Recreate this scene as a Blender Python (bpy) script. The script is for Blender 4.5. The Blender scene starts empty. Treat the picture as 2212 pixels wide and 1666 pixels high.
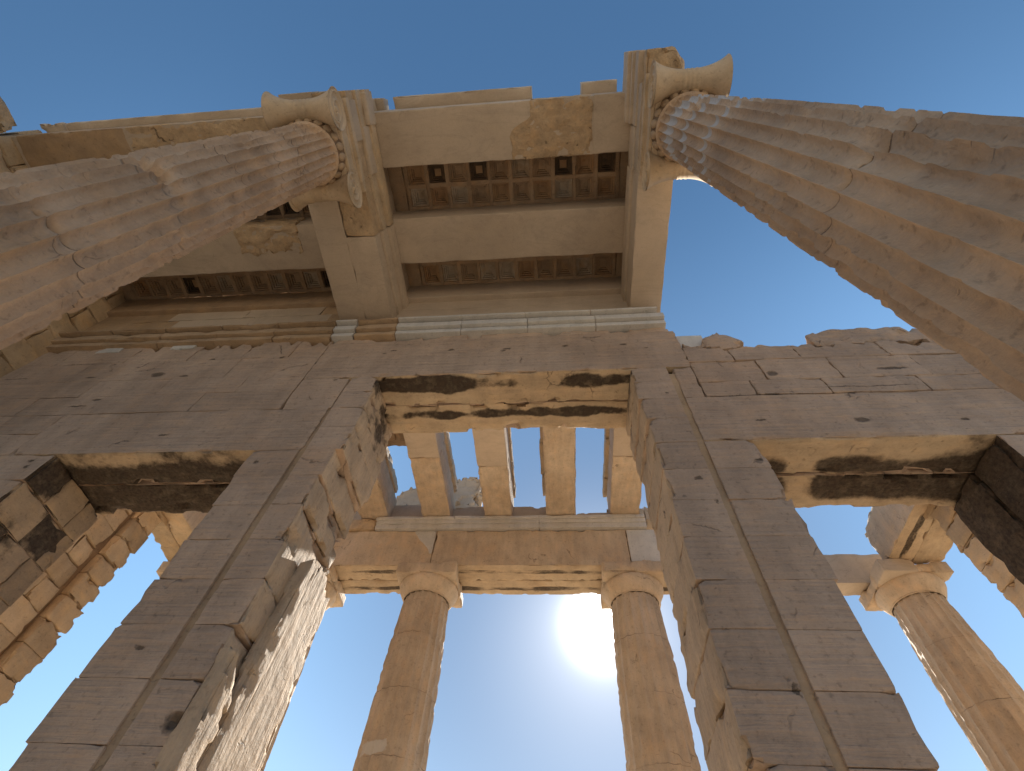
import bpy, math
import numpy as np
from mathutils import Matrix, Vector

# ------------------------------------------------------------------ scene, camera, light
S = bpy.context.scene
COL = S.collection
cam_d = bpy.data.cameras.new("camera"); cam = bpy.data.objects.new("camera", cam_d); COL.objects.link(cam)
S.camera = cam
yaw, pitch, roll = math.radians(-8.75944), math.radians(57.94564), math.radians(5.69462)
fw = Vector((math.sin(yaw)*math.cos(pitch), math.cos(yaw)*math.cos(pitch), math.sin(pitch)))
rt = Vector((math.cos(yaw), -math.sin(yaw), 0)); up = rt.cross(fw)
r2 = math.cos(roll)*rt + math.sin(roll)*up; u2 = -math.sin(roll)*rt + math.cos(roll)*up
cam.matrix_world = Matrix(((r2.x, u2.x, -fw.x, 0), (r2.y, u2.y, -fw.y, 0), (r2.z, u2.z, -fw.z, 0), (0, 0, 0, 1)))
cam_d.sensor_fit = 'HORIZONTAL'; cam_d.sensor_width = 36.0
cam_d.lens = 36.0*1073.04/2212.0
cam_d.clip_start = 0.05; cam_d.clip_end = 3000

SUN_AZ, SUN_EL = math.radians(5.1), math.radians(32.4)
sd = Vector((math.sin(SUN_AZ)*math.cos(SUN_EL), math.cos(SUN_AZ)*math.cos(SUN_EL), math.sin(SUN_EL)))
sun_d = bpy.data.lights.new("sun", 'SUN'); sun = bpy.data.objects.new("sun", sun_d); COL.objects.link(sun)
sun_d.energy = 5.0; sun_d.angle = math.radians(0.55); sun_d.color = (1.0, 0.93, 0.82)
sun.rotation_euler = sd.to_track_quat('Z', 'Y').to_euler()

W = bpy.data.worlds.new("World"); S.world = W; W.use_nodes = True
nt = W.node_tree; nt.nodes.clear()
sky = nt.nodes.new('ShaderNodeTexSky'); sky.sky_type = 'NISHITA'; sky.sun_disc = False
sky.sun_elevation = SUN_EL; sky.sun_rotation = SUN_AZ
sky.air_density = 1.0; sky.dust_density = 0.25; sky.ozone_density = 1.5; sky.altitude = 150
bg = nt.nodes.new('ShaderNodeBackground'); bg.inputs[1].default_value = 0.06
TINT = (.78, 1.08, 1.30)
wo = nt.nodes.new('ShaderNodeOutputWorld')
# the sky's own aureole round the sun (angle to the sun only)
tc = nt.nodes.new('ShaderNodeTexCoord')
dt = nt.nodes.new('ShaderNodeVectorMath'); dt.operation = 'DOT_PRODUCT'; dt.inputs[1].default_value = sd
nt.links.new(tc.outputs['Generated'], dt.inputs[0])
def wm(op, a, b=None):
    n = nt.nodes.new('ShaderNodeMath'); n.operation = op
    for i, v in enumerate((a, b)):
        if v is None: continue
        if isinstance(v, (int, float)): n.inputs[i].default_value = v
        else: nt.links.new(v, n.inputs[i])
    return n.outputs[0]
ang = wm('ARCCOSINE', wm('MINIMUM', dt.outputs['Value'], 1.0))
deg = wm('MULTIPLY', ang, 57.2958)
g1 = wm('MULTIPLY', wm('EXPONENT', wm('MULTIPLY', wm('POWER', wm('DIVIDE', deg, 2.3), 2.0), -1.0)), 60.0)
g2 = wm('MULTIPLY', wm('EXPONENT', wm('DIVIDE', deg, -3.6)), 9.0)
glow = wm('ADD', g1, g2)
gcol = nt.nodes.new('ShaderNodeMix'); gcol.data_type = 'RGBA'; gcol.blend_type = 'MULTIPLY'; gcol.inputs[0].default_value = 1.0
cmb = nt.nodes.new('ShaderNodeCombineColor'); 
for i in range(3): nt.links.new(glow, cmb.inputs[i])
nt.links.new(cmb.outputs[0], gcol.inputs[6]); gcol.inputs[7].default_value = (1.0, 0.97, 0.92, 1)
add = nt.nodes.new('ShaderNodeMix'); add.data_type = 'RGBA'; add.blend_type = 'ADD'; add.inputs[0].default_value = 1.0
tn = nt.nodes.new('ShaderNodeMix'); tn.data_type = 'RGBA'; tn.blend_type = 'MULTIPLY'; tn.inputs[0].default_value = 1.0
nt.links.new(sky.outputs[0], tn.inputs[6]); tn.inputs[7].default_value = (*TINT, 1)
sp = nt.nodes.new('ShaderNodeSeparateColor'); nt.links.new(tn.outputs[2], sp.inputs[0])
cb = nt.nodes.new('ShaderNodeCombineColor')
sx = nt.nodes.new('ShaderNodeSeparateXYZ'); nt.links.new(tc.outputs['Generated'], sx.inputs[0])
def wss(v, a, b):
    n = nt.nodes.new('ShaderNodeMapRange'); n.interpolation_type = 'SMOOTHSTEP'; nt.links.new(v, n.inputs[0]); n.inputs[1].default_value = a; n.inputs[2].default_value = b; return n.outputs[0]
# bright blue lower sky away from the sun (many-times scattered light the sky model leaves out)
low = wm('MULTIPLY', wm('MULTIPLY', wss(sx.outputs[2], 1.0, .68), wss(deg, 13.0, 42.0)), wss(deg, 78.0, 46.0))
for i, (A_, p_, k_) in enumerate(((.71, .86, 1.1), (.605, .70, .95), (.635, .60, .80))):
    v = wm('MULTIPLY', wm('POWER', wm('MULTIPLY', sp.outputs[i], .138), p_), A_/.138)
    nt.links.new(wm('MULTIPLY', v, wm('ADD', wm('MULTIPLY', low, k_), 1.0)), cb.inputs[i])
nt.links.new(cb.outputs[0], add.inputs[6]); nt.links.new(gcol.outputs[2], add.inputs[7])
nt.links.new(add.outputs[2], bg.inputs[0]); nt.links.new(bg.outputs[0], wo.inputs[0])

S.view_settings.view_transform = 'Standard'; S.view_settings.look = 'None'
S.view_settings.exposure = 1.20; S.view_settings.gamma = 1.0
S.render.engine = 'CYCLES'; S.cycles.max_bounces = 8; S.cycles.diffuse_bounces = 6

# ------------------------------------------------------------------ noise
_rng = np.random.RandomState(7)
_perm = np.arange(512); _perm = _rng.permutation(512); _perm = np.concatenate([_perm, _perm, _perm])
_grad = _rng.normal(size=(512, 3)); _grad /= np.linalg.norm(_grad, axis=1)[:, None]
def perlin(P):
    P = np.asarray(P, float); I = np.floor(P).astype(int); F = P - I
    u = F*F*F*(F*(F*6-15)+10); out = np.zeros(len(P))
    for dx in (0, 1):
        for dy in (0, 1):
            for dz in (0, 1):
                h = _perm[_perm[_perm[(I[:, 0]+dx) & 511] + ((I[:, 1]+dy) & 511)] + ((I[:, 2]+dz) & 511)]
                g = _grad[h]
                d = (g[:, 0]*(F[:, 0]-dx) + g[:, 1]*(F[:, 1]-dy) + g[:, 2]*(F[:, 2]-dz))
                w = (u[:, 0] if dx else 1-u[:, 0])*(u[:, 1] if dy else 1-u[:, 1])*(u[:, 2] if dz else 1-u[:, 2])
                out += w*d
    return out*1.6
def fbm(P, octs=4, gain=.5):
    P = np.asarray(P, float); o = np.zeros(len(P)); a = 1.0
    for k in range(octs):
        o += a*perlin(P*2**k + 17.3*k); a *= gain
    return o
_rv = _rng.rand(512, 8)
def fracture(P):
    """angular facets: returns (facet relief, random value of the nearest cell)"""
    P = np.asarray(P, float); I = np.floor(P).astype(int); best = np.full(len(P), 9e9); hb = np.zeros(len(P), int); cb_ = np.zeros_like(P)
    for dx in (-1, 0, 1):
        for dy in (-1, 0, 1):
            for dz in (-1, 0, 1):
                J = I + (dx, dy, dz); h = _perm[_perm[_perm[J[:, 0] & 511] + (J[:, 1] & 511)] + (J[:, 2] & 511)] & 511
                c = J + _rv[h, :3]; d = ((P-c)**2).sum(1); k = d < best
                best[k] = d[k]; hb[k] = h[k]; cb_[k] = c[k]
    n = _rv[hb, 3:6]*2-1
    return ((P-cb_)*n).sum(1)*1.2 + _rv[hb, 6]-.5, _rv[hb, 7]
def sstep(a, b, x):
    t = np.clip((x-a)/(b-a), 0, 1); return t*t*(3-2*t)

# ------------------------------------------------------------------ mesh helpers
class MB:
    """collects pieces (vertices, quads, material slots) for ONE mesh"""
    def __init__(self): self.v = []; self.f = []; self.m = []; self.n = 0
    def add(self, V, F, m=0):
        self.v.append(np.asarray(V, float)); self.f.append(np.asarray(F, int)+self.n)
        self.m.append(np.broadcast_to(np.asarray(m, int), (len(F),)).copy()); self.n += len(V); return self
    def build(self, name, mats, parent=None, base=None, smooth=True):
        V = np.concatenate(self.v); F = np.concatenate(self.f); M = np.concatenate(self.m)
        if base is None: base = parent.location if parent is not None else Vector((0, 0, 0))
        V = V - np.array(base)
        me = bpy.data.meshes.new(name)
        me.vertices.add(len(V)); me.vertices.foreach_set('co', V.ravel())
        me.loops.add(4*len(F)); me.loops.foreach_set('vertex_index', F.ravel().astype(np.int32))
        me.polygons.add(len(F)); me.polygons.foreach_set('loop_start', np.arange(0, 4*len(F), 4, dtype=np.int32))
        me.polygons.foreach_set('loop_total', np.full(len(F), 4, dtype=np.int32))
        me.polygons.foreach_set('material_index', M.astype(np.int32))
        me.polygons.foreach_set('use_smooth', np.full(len(F), smooth))
        for mt in (mats if isinstance(mats, (list, tuple)) else [mats]): me.materials.append(mt)
        me.update(calc_edges=True); me.validate()
        if smooth: me.set_sharp_from_angle(angle=math.radians(38))
        o = bpy.data.objects.new(name, me); COL.objects.link(o)
        if parent is not None: o.parent = parent
        else: o.location = base
        return o

def axis_cuts(L, seg):
    if L < .12: return np.array([0, .25, .75, 1.0])*L
    e = [0, .012, .04]
    n = max(1, int(round((L-.08)/seg)))
    mid = np.linspace(.04, L-.04, n+1)[1:-1]
    return np.array(e + list(mid) + [L-.04, L-.012, L])

def lattice(cx_, cy_, cz_):
    """closed box surface on a lattice; returns unit-index coords, quads, face id (axis*2+side)"""
    n = (len(cx_), len(cy_), len(cz_)); idx = {}; V = []; F = []; K = []
    def vid(i, j, k):
        t = (i, j, k)
        if t not in idx: idx[t] = len(V); V.append(t)
        return idx[t]
    for ax in range(3):
        a, b = [q for q in range(3) if q != ax]
        for side in (0, 1):
            for p in range(n[a]-1):
                for q in range(n[b]-1):
                    def mk(pp, qq):
                        t = [0, 0, 0]; t[ax] = (n[ax]-1)*side; t[a] = pp; t[b] = qq; return vid(*t)
                    quad = [mk(p, q), mk(p+1, q), mk(p+1, q+1), mk(p, q+1)]
                    flip = (side == 0) != (ax == 1)
                    if flip: quad = quad[::-1]
                    F.append(quad); K.append(ax*2+side)
    V = np.array(V)
    return V, np.array(F), np.array(K)

def seed_of(lo): return np.array([(lo[0]*7.3) % 31, (lo[1]*5.1) % 29, (lo[2]*3.7) % 23])
def stone(mb, lo, hi, seg=.1, chip=.03, rough=.005, m=0, w=.03, freq=3.0, streak=(1, 1, 1), warp=None, soffit=None, fm=None, chipbias=.0, side=None):
    """a block of stone: box with worn, chipped edges and a rough skin (added to mb).
    soffit: slot for the underside; fm: {face id: slot}"""
    lo = np.array(lo, float); hi = np.array(hi, float)
    c = [axis_cuts(hi[a]-lo[a], seg) for a in range(3)]
    I, F, K = lattice(*c)
    P = np.stack([lo[a] + c[a][I[:, a]] for a in range(3)], 1)
    d0 = P-lo; d1 = hi-P; near = np.minimum(d0, d1); sgn = np.where(d0 < d1, 1.0, -1.0)
    srt = np.sort(near, axis=1); e = srt[:, 1]
    n1 = fbm(P*freq+3.1, 3); n2 = fbm(P*freq*.35+11.7, 2)
    amp = np.full(len(P), chip)
    if side:
        for k, a_ in side.items():
            q = d0[:, k//2] if k % 2 == 0 else d1[:, k//2]; amp = np.maximum(amp, a_*np.exp(-(q/.09)**2))
        w = np.where(amp > chip*1.3, .035, w)[:, None]; wf = w[:, 0]
    else: wf = w
    fr = np.zeros(len(P)); fv = np.full(len(P), .5)
    k_ = (e < .2) & (amp > .008)
    if k_.any():
        a1, b1 = fracture(P[k_]*freq*1.5+seed_of(lo)); fr[k_] = a1; fv[k_] = b1
    C = amp*(np.clip(.25+chipbias+n1*.35+n2*.7+fr*.55+1.1*(fv > .82)-.2*(fv < .5), .05, 2.8))
    wt = np.exp(-near/np.maximum(w, C[:, None]*.9)); edg = np.exp(-e/np.maximum(wf, C*.9))
    D = sgn*wt*(C*edg)[:, None]
    nr = fbm(P*np.array(streak)*2.2+5.5, 4)*rough
    ax = np.argmin(near, axis=1); Dn = np.zeros_like(P); Dn[np.arange(len(P)), ax] = -sgn[np.arange(len(P)), ax]*nr
    P = P + D + Dn
    if warp is not None: P = warp(P)
    mm = np.full(len(F), m)
    if soffit is not None: mm[K == 4] = soffit
    if fm:
        for k, s in fm.items(): mm[K == k] = s
    return mb.add(P, F, mm)

def grid(mb, P, nu, nv, m=0, closed_u=False, flip=False):
    """P: (nu*nv,3) row-major u then v"""
    F = []
    for i in range(nu if closed_u else nu-1):
        i2 = (i+1) % nu
        a = np.arange(nv-1)
        q = np.stack([i*nv+a, i2*nv+a, i2*nv+a+1, i*nv+a+1], 1)
        F.append(q[:, ::-1] if flip else q)
    return mb.add(P, np.concatenate(F), m)

def tag(o, label, cat, group=None):
    o['label'] = label; o['category'] = cat; o['kind'] = 'thing'
    if group: o['group'] = group
    return o
def thing(name, base, label, cat, group=None):
    o = bpy.data.objects.new(name, None); COL.objects.link(o); o.location = base; o.empty_display_size = .3
    return tag(o, label, cat, group)
def structure(o): o['kind'] = 'structure'; return o

# ------------------------------------------------------------------ materials
class X:
    """tiny expression builder for shader maths"""
    def __init__(s, t, o): s.t = t; s.o = o
    def _m(s, op, *a):
        n = s.t.nodes.new('ShaderNodeMath'); n.operation = op
        for i, v in enumerate((s,)+a):
            if isinstance(v, X): s.t.links.new(v.o, n.inputs[i])
            else: n.inputs[i].default_value = v
        return X(s.t, n.outputs[0])
    def __add__(s, b): return s._m('ADD', b)
    def __sub__(s, b): return s._m('SUBTRACT', b)
    def __mul__(s, b): return s._m('MULTIPLY', b)
    def __truediv__(s, b): return s._m('DIVIDE', b)
    __radd__ = __add__; __rmul__ = __mul__
    def abs(s): return s._m('ABSOLUTE')
    def max(s, b): return s._m('MAXIMUM', b)
    def min(s, b): return s._m('MINIMUM', b)
    def ss(s, a, b):
        n = s.t.nodes.new('ShaderNodeMapRange'); n.interpolation_type = 'SMOOTHSTEP'; n.clamp = True
        s.t.links.new(s.o, n.inputs[0]); n.inputs[1].default_value = a; n.inputs[2].default_value = b
        return X(s.t, n.outputs[0])
    def band(s, c, hw, soft=.1):       # 1 inside |x-c|<hw
        return (s-c).abs().ss(hw+soft, hw-soft if hw > soft else 0.0)

HOLES = [(-3.09, 8.01, .05, .03), (-2.92, 8.1, .06, .025), (-1.84, 8.07, .08, .045), (-.87, 7.96, .05, .05), (-.80, 8.03, .09, .035), (.26, 8.05, .07, .045), (1.29, 8.03, .08, .05), (1.66, 7.87, .05, .03),
    (1.72, 6.39, .05, .03), (-3.7, 7.11, .05, .03), (2.82, 5.65, .08, .03), (4.1, 5.61, .13, .06), (5.36, 5.58, .07, .04), (2.5, 4.84, .05, .035), (1.7, 4.53, .07, .04), (1.8, 4.15, .02, .05),
    (3.42, 6.86, .10, .10), (-7.21, 7.49, .17, .10), (-6.65, 7.41, .12, .035), (-8.53, 7.47, .13, .035), (-7.75, 6.69, .11, .045), (-7.95, 6.50, .20, .025), (-6.48, 8.03, .06, .05), (-4.03, 4.97, .05, .04), (-7.46, 5.09, .05, .03),
    (-7.42, 4.96, .06, .05), (-5.84, 5.64, .10, .03), (-9.2, 8.0, .42, .022), (-10.04, 7.5, .35, .02), (-5.06, 8.0, .05, .05), (1.82, 2.13, .03, .07), (-3.10, 1.80, .09, .10), (-3.82, 2.4, .05, .03), (5.2, 6.90, .28, .04), (4.6, 6.42, .9, .012), (2.9, 6.28, .8, .014)]
def holes(g):
    # dowel holes and torn pits at their own places on the wall face
    n = g['noise'](9, 6, (1, 1, 1.5), off=4.4, rg=.75)-.5; n2 = g['noise'](11, 6, off=8.4, rg=.75)-.5
    px, pz = g['px'] + n*.20, g['pz'] + n2*.11; m = None
    for (x, z, a, b) in HOLES:
        d = ((px-x)*(1/a))._m('POWER', 2.0) + ((pz-z)*(1/b))._m('POWER', 2.0)
        m = d if m is None else m.min(d)
    f = m.ss(.90, .10)
    g['hole'].append(f)
    return g['mix'](f*.72, g['col'], (.06, .043, .028))
def stone_mat(name, A, B, C, blotch=.5, detail=3.0, streak=(1, 1, 6), patina=.5, bump=.35, streak_amt=.5, crack=.4, grain=.06,
              island=.12, soot=None, extra=None, rough=.8, crack_scale=.6, pits=.5, speck=.22, rainy=.5):
    mt = bpy.data.materials.new(name); mt.use_nodes = True; t = mt.node_tree; t.nodes.clear()
    out = t.nodes.new('ShaderNodeOutputMaterial'); bs = t.nodes.new('ShaderNodeBsdfPrincipled')
    t.links.new(bs.outputs[0], out.inputs[0]); bs.inputs['Roughness'].default_value = rough
    bs.inputs['Specular IOR Level'].default_value = .25
    geo = t.nodes.new('ShaderNodeNewGeometry'); pos = geo.outputs['Position']
    sep = t.nodes.new('ShaderNodeSeparateXYZ'); t.links.new(pos, sep.inputs[0])
    px, py, pz = (X(t, sep.outputs[i]) for i in range(3))
    def noise(scale, octs=4, sc=(1, 1, 1), off=0.0, dist=0.0, rg=.55):
        mp = t.nodes.new('ShaderNodeMapping'); t.links.new(pos, mp.inputs[0]); mp.inputs['Scale'].default_value = sc
        mp.inputs['Location'].default_value = (off, off*1.7, off*.6)
        n = t.nodes.new('ShaderNodeTexNoise'); n.inputs['Scale'].default_value = scale; n.inputs['Detail'].default_value = octs
        n.inputs['Roughness'].default_value = rg; n.inputs['Distortion'].default_value = dist
        t.links.new(mp.outputs[0], n.inputs['Vector']); return X(t, n.outputs['Fac'])
    def mix(f, a, b, mode='MIX'):
        n = t.nodes.new('ShaderNodeMix'); n.data_type = 'RGBA'; n.blend_type = mode; n.clamp_factor = True
        if isinstance(f, X): t.links.new(f.o, n.inputs[0])
        else: n.inputs[0].default_value = f
        for i, v in ((6, a), (7, b)):
            if isinstance(v, tuple): n.inputs[i].default_value = (*v, 1)
            else: t.links.new(v, n.inputs[i])
        return n.outputs[2]
    big = noise(blotch, 5, dist=.6); mid = noise(detail, 6, off=3.3); fine = noise(38, 3, off=9.1)
    st = noise(2.2, 6, streak, off=5.0, rg=.65)
    isl = X(t, geo.outputs['Random Per Island'])
    col = mix(big.ss(.35, .65), A, B)
    col = mix(((mid*.6 + st*.5 + big*.3) - .7).ss(-.05, .22)*patina, col, C)
    spk = noise(15, 4, off=21.0, rg=.6).ss(.56, .72)*speck; rain = noise(1.3, 5, (2.4, 2.4, .22), off=31.0, rg=.6)
    # brightness: island tint, streaks, grain
    br = ((isl-.5)*island) + ((st-.5)*streak_amt*.7) + ((fine-.5)*grain*4) + ((mid-.5)*.45) + ((rain-.5)*rainy) - spk + 1.0
    cc = t.nodes.new('ShaderNodeCombineColor')
    for i in range(3): t.links.new(br.o, cc.inputs[i])
    col = mix(1.0, col, cc.outputs[0], 'MULTIPLY')
    # hairline cracks
    vn = noise(1.7, 3, off=2.0); vmp = t.nodes.new('ShaderNodeVectorMath'); vmp.operation = 'MULTIPLY_ADD'
    nz = t.nodes.new('ShaderNodeTexNoise'); nz.inputs['Scale'].default_value = 1.6; nz.inputs['Detail'].default_value = 5
    t.links.new(pos, nz.inputs['Vector']); t.links.new(nz.outputs['Color'], vmp.inputs[0]); vmp.inputs[1].default_value = (.9, .9, .9); t.links.new(pos, vmp.inputs[2])
    vmap = t.nodes.new('ShaderNodeMapping'); t.links.new(vmp.outputs[0], vmap.inputs[0])
    vmap.inputs['Scale'].default_value = (1, 1, 1.5)
    vo = t.nodes.new('ShaderNodeTexVoronoi'); vo.feature = 'DISTANCE_TO_EDGE'; vo.inputs['Scale'].default_value = crack_scale
    t.links.new(vmap.outputs[0], vo.inputs['Vector'])
    ck = X(t, vo.outputs['Distance']).ss(.009, .002) * vn.ss(.57, .66) * crack
    pit = noise(9, 2, (1, 1, 2.5), off=7.7).ss(.70, .77)*pits
    dark = (ck.max(pit*.6)).min(1.0)
    col = mix(dark*.75, col, (.035, .026, .018))
    h = st*streak_amt*1.2 + mid*.8 + fine*.12 + noise(11, 5, off=1.1)*.45 - dark*1.2
    hole = []
    if extra is not None: col = extra(locals())
    if hole: h = h - hole[0]*1.5
    if soot is not None:
        sm = soot(locals()); sv = noise(6, 5, off=13.0, rg=.7); sf = noise(22, 3, off=3.0)
        sm = (sm + (sf-.5)*.5*sm.band(.5, .45, .05)).max(0.0).min(1.0) * (sv.ss(.28, .55)*.22+.78)
        col = mix(sm, col, mix(sv.ss(.35, .65), (.016, .011, .008), (.050, .032, .020))); h = h + noise(25, 3)*.1*sm
    t.links.new(col, bs.inputs['Base Color'])
    bp = t.nodes.new('ShaderNodeBump'); bp.inputs['Strength'].default_value = bump; bp.inputs['Distance'].default_value = .06
    t.links.new(h.o, bp.inputs['Height']); t.links.new(bp.outputs[0], bs.inputs['Normal'])
    return mt

WALL = ((.475, .353, .260), (.395, .290, .212), (.43, .278, .170))
M_wall = stone_mat('wall_marble', *WALL, streak=(.45, .45, 9), streak_amt=.75, patina=.55, bump=.6, crack=.6, crack_scale=.5, island=.16, extra=holes, speck=.28, rainy=.6)
M_wall_plain = stone_mat('wall_block_marble', *WALL, streak=(.35, .35, 9), streak_amt=.85, patina=.55, bump=.65, crack=.8, crack_scale=.45, island=.12, extra=holes, speck=.28, rainy=.5)
M_filler = stone_mat('dark_filler', (.28, .18, .10), (.22, .15, .09), (.30, .19, .10), patina=.4)  # for boxes added inside walls to block light, and dark moulding gaps
def veins(g):
    v = g['noise'](.9, 6, (.55, 1.3, 1.0), off=3.7, dist=1.6, rg=.6); v2 = g['noise'](2.4, 5, (.5, 1.2, 1.0), off=9.7, dist=1.2)
    a = v.band(.5, .0, .035)*.55 + v2.band(.47, .0, .03)*.3
    return g['mix'](a.min(1.0)*.20, g['col'], (.20, .165, .13))
M_new = stone_mat('restored_marble', (.52, .425, .325), (.455, .365, .275), (.40, .315, .22), blotch=.4, detail=1.6, streak=(1.2, 2.8, 1.2), streak_amt=.28, patina=.45, bump=.08, crack=.2, grain=.05, island=.12, pits=.25, extra=veins, speck=.07, rainy=.2)
M_white = stone_mat('white_marble', (.56, .53, .48), (.50, .48, .45), (.45, .40, .33), streak=(.5, .5, 5), streak_amt=.25, patina=.3, bump=.12, crack=.1, island=.08, pits=.1)
M_old = stone_mat('patinated_marble', (.50, .37, .235), (.42, .305, .19), (.48, .31, .16), blotch=1.1, detail=6, streak=(3, 3, 3), streak_amt=.75, patina=.55, bump=.7, crack=.8, pits=1.0, island=.12)
M_old_band = stone_mat('patinated_cornice', (.42, .30, .19), (.37, .26, .16), (.40, .26, .13), streak=(.5, .5, 8), streak_amt=.5, patina=.5, bump=.3, crack=.4, island=.2)
def joints_extra(zs, more=None):
    def ex(g):
        n = g['noise'](5, 5, off=6.6, rg=.75)-.5; n2 = g['noise'](1.3, 3, off=1.6)-.5; z = g['pz'] + n*.05; m = None
        for (zj, w) in zs:
            d = (z-zj).abs()*(1/w); m = d if m is None else m.min(d)
        f = m.ss(1.1, .2) * (n2+.55).ss(.42, .72)
        g['hole'].append(f*.5)
        c = g['mix'](f*.75, g['col'], (.07, .048, .032))
        if more:
            g2 = dict(g); g2['col'] = c; c = more(g2)
        return c
    return ex
M_shaft = stone_mat('column_marble', (.53, .38, .255), (.41, .285, .185), (.50, .32, .175), blotch=1.1, detail=3.2, streak=(3, 3, 1.6), streak_amt=.5, patina=.55, bump=.5, speck=.30, crack=.5, extra=joints_extra([(8.05, .008), (7.45, .010), (6.7, .007), (5.75, .009), (4.52, .02), (3.3, .009), (2.4, .009), (1.2, .009)]), crack_scale=.9)
M_cap = stone_mat('capital_marble', (.52, .41, .29), (.47, .36, .24), (.48, .33, .18), blotch=1.2, detail=4, streak=(2, 2, 2), streak_amt=.25, patina=.5, bump=.12, crack=.2)
def doric_patch(g):
    n = g['noise'](3, 3, off=2.2)-.5
    f = (g['px']+n*.25).band(-3.80, .26, .015) * (g['pz']+n*.2).band(4.46, .12, .015) * g['py'].ss(11.75, 11.6)
    return g['mix'](f*.9, g['col'], (.55, .50, .43))
M_egg = stone_mat('egg_marble', (.38, .28, .185), (.33, .24, .155), (.38, .25, .13), blotch=2, detail=8, streak=(4, 4, 4), patina=.6, bump=.2, crack=.1)
M_ring = stone_mat('egg_moulding_marble', (.22, .15, .095), (.15, .10, .065), (.24, .15, .08), blotch=3, detail=8, streak=(4, 4, 4), patina=.6, bump=.2, crack=.1)
M_doric = stone_mat('doric_marble', (.56, .44, .315), (.48, .37, .26), (.50, .345, .21), blotch=.8, detail=3, streak=(3, 3, .8), streak_amt=.8, patina=.65, bump=.5, crack=.7, crack_scale=.7, extra=joints_extra([(6.9, .010), (5.6, .009), (4.3, .011), (3.0, .010), (8.04, .010)], doric_patch))
M_block = stone_mat('ochre_blocks', (.52, .39, .25), (.42, .31, .195), (.49, .32, .16), blotch=.8, detail=3, streak=(1, 1, 3), streak_amt=.5, patina=.6, bump=.5, crack=.5, island=.45)
M_coffer = stone_mat('coffer_marble', (.36, .26, .17), (.30, .21, .135), (.36, .22, .11), blotch=2.0, detail=5, streak=(2, 2, 2), streak_amt=.4, patina=.6, bump=.25, crack=.3, island=.3)
M_coffer_dark = stone_mat('soot_and_cavity_coffer', (.10, .07, .045), (.07, .05, .035), (.20, .12, .06), blotch=3, detail=5, streak=(2, 2, 2), patina=.5, bump=.25, crack=.3, island=.3)
M_coffer_rust = stone_mat('rusty_coffer', (.38, .25, .14), (.30, .19, .11), (.36, .20, .09), blotch=2.0, detail=5, streak=(2, 2, 2), streak_amt=.4, patina=.6, bump=.25, crack=.3, island=.3)
M_coffer_pale = stone_mat('pale_coffer', (.42, .35, .27), (.34, .26, .18), (.36, .22, .11), blotch=2.2, detail=4, streak=(2, 2, 2), patina=.5, bump=.15, crack=.2, island=.2)

# soot on the undersides of the lintels: smoke stains in bands along the lintel beams
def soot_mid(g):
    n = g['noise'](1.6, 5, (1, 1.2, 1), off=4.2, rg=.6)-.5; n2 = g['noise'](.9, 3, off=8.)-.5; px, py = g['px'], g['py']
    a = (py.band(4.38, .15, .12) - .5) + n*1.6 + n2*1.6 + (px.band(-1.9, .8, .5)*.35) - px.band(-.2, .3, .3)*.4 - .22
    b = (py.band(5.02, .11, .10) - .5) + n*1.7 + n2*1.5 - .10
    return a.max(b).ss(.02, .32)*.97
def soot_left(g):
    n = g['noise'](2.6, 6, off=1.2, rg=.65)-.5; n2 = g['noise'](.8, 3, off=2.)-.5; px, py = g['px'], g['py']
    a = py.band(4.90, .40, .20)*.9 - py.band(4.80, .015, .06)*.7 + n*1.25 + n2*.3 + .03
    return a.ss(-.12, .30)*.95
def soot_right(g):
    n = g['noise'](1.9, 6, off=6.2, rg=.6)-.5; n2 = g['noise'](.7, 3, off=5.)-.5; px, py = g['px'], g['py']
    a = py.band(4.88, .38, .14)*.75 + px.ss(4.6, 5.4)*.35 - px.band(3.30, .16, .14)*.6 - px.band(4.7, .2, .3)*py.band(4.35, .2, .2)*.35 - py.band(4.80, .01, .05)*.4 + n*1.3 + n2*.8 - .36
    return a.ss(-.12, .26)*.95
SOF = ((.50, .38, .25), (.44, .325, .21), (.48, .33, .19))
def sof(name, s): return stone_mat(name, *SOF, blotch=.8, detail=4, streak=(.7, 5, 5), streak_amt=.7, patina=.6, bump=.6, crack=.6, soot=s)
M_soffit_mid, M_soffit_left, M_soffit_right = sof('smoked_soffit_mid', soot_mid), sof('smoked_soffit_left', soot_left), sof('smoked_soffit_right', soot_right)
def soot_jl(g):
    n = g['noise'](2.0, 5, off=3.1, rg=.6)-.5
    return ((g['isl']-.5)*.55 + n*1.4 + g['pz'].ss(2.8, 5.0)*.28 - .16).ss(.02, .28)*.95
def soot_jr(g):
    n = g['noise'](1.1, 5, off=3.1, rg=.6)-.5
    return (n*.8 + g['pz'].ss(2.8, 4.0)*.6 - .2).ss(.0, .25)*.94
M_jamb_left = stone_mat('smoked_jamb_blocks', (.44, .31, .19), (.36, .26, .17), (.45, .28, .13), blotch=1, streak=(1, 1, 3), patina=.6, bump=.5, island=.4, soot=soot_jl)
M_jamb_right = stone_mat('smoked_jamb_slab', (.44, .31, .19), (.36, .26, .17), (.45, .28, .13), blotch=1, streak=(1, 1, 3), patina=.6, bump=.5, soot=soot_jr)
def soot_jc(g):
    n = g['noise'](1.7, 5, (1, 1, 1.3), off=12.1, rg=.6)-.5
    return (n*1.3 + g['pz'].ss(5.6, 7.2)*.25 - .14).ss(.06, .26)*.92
M_jamb = stone_mat('rough_jamb_marble', (.50, .375, .255), (.42, .315, .215), (.46, .31, .18), blotch=1, detail=3, streak=(7, 7, .6), streak_amt=.75, patina=.4, bump=.7, crack=.9, soot=soot_jc)
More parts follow.
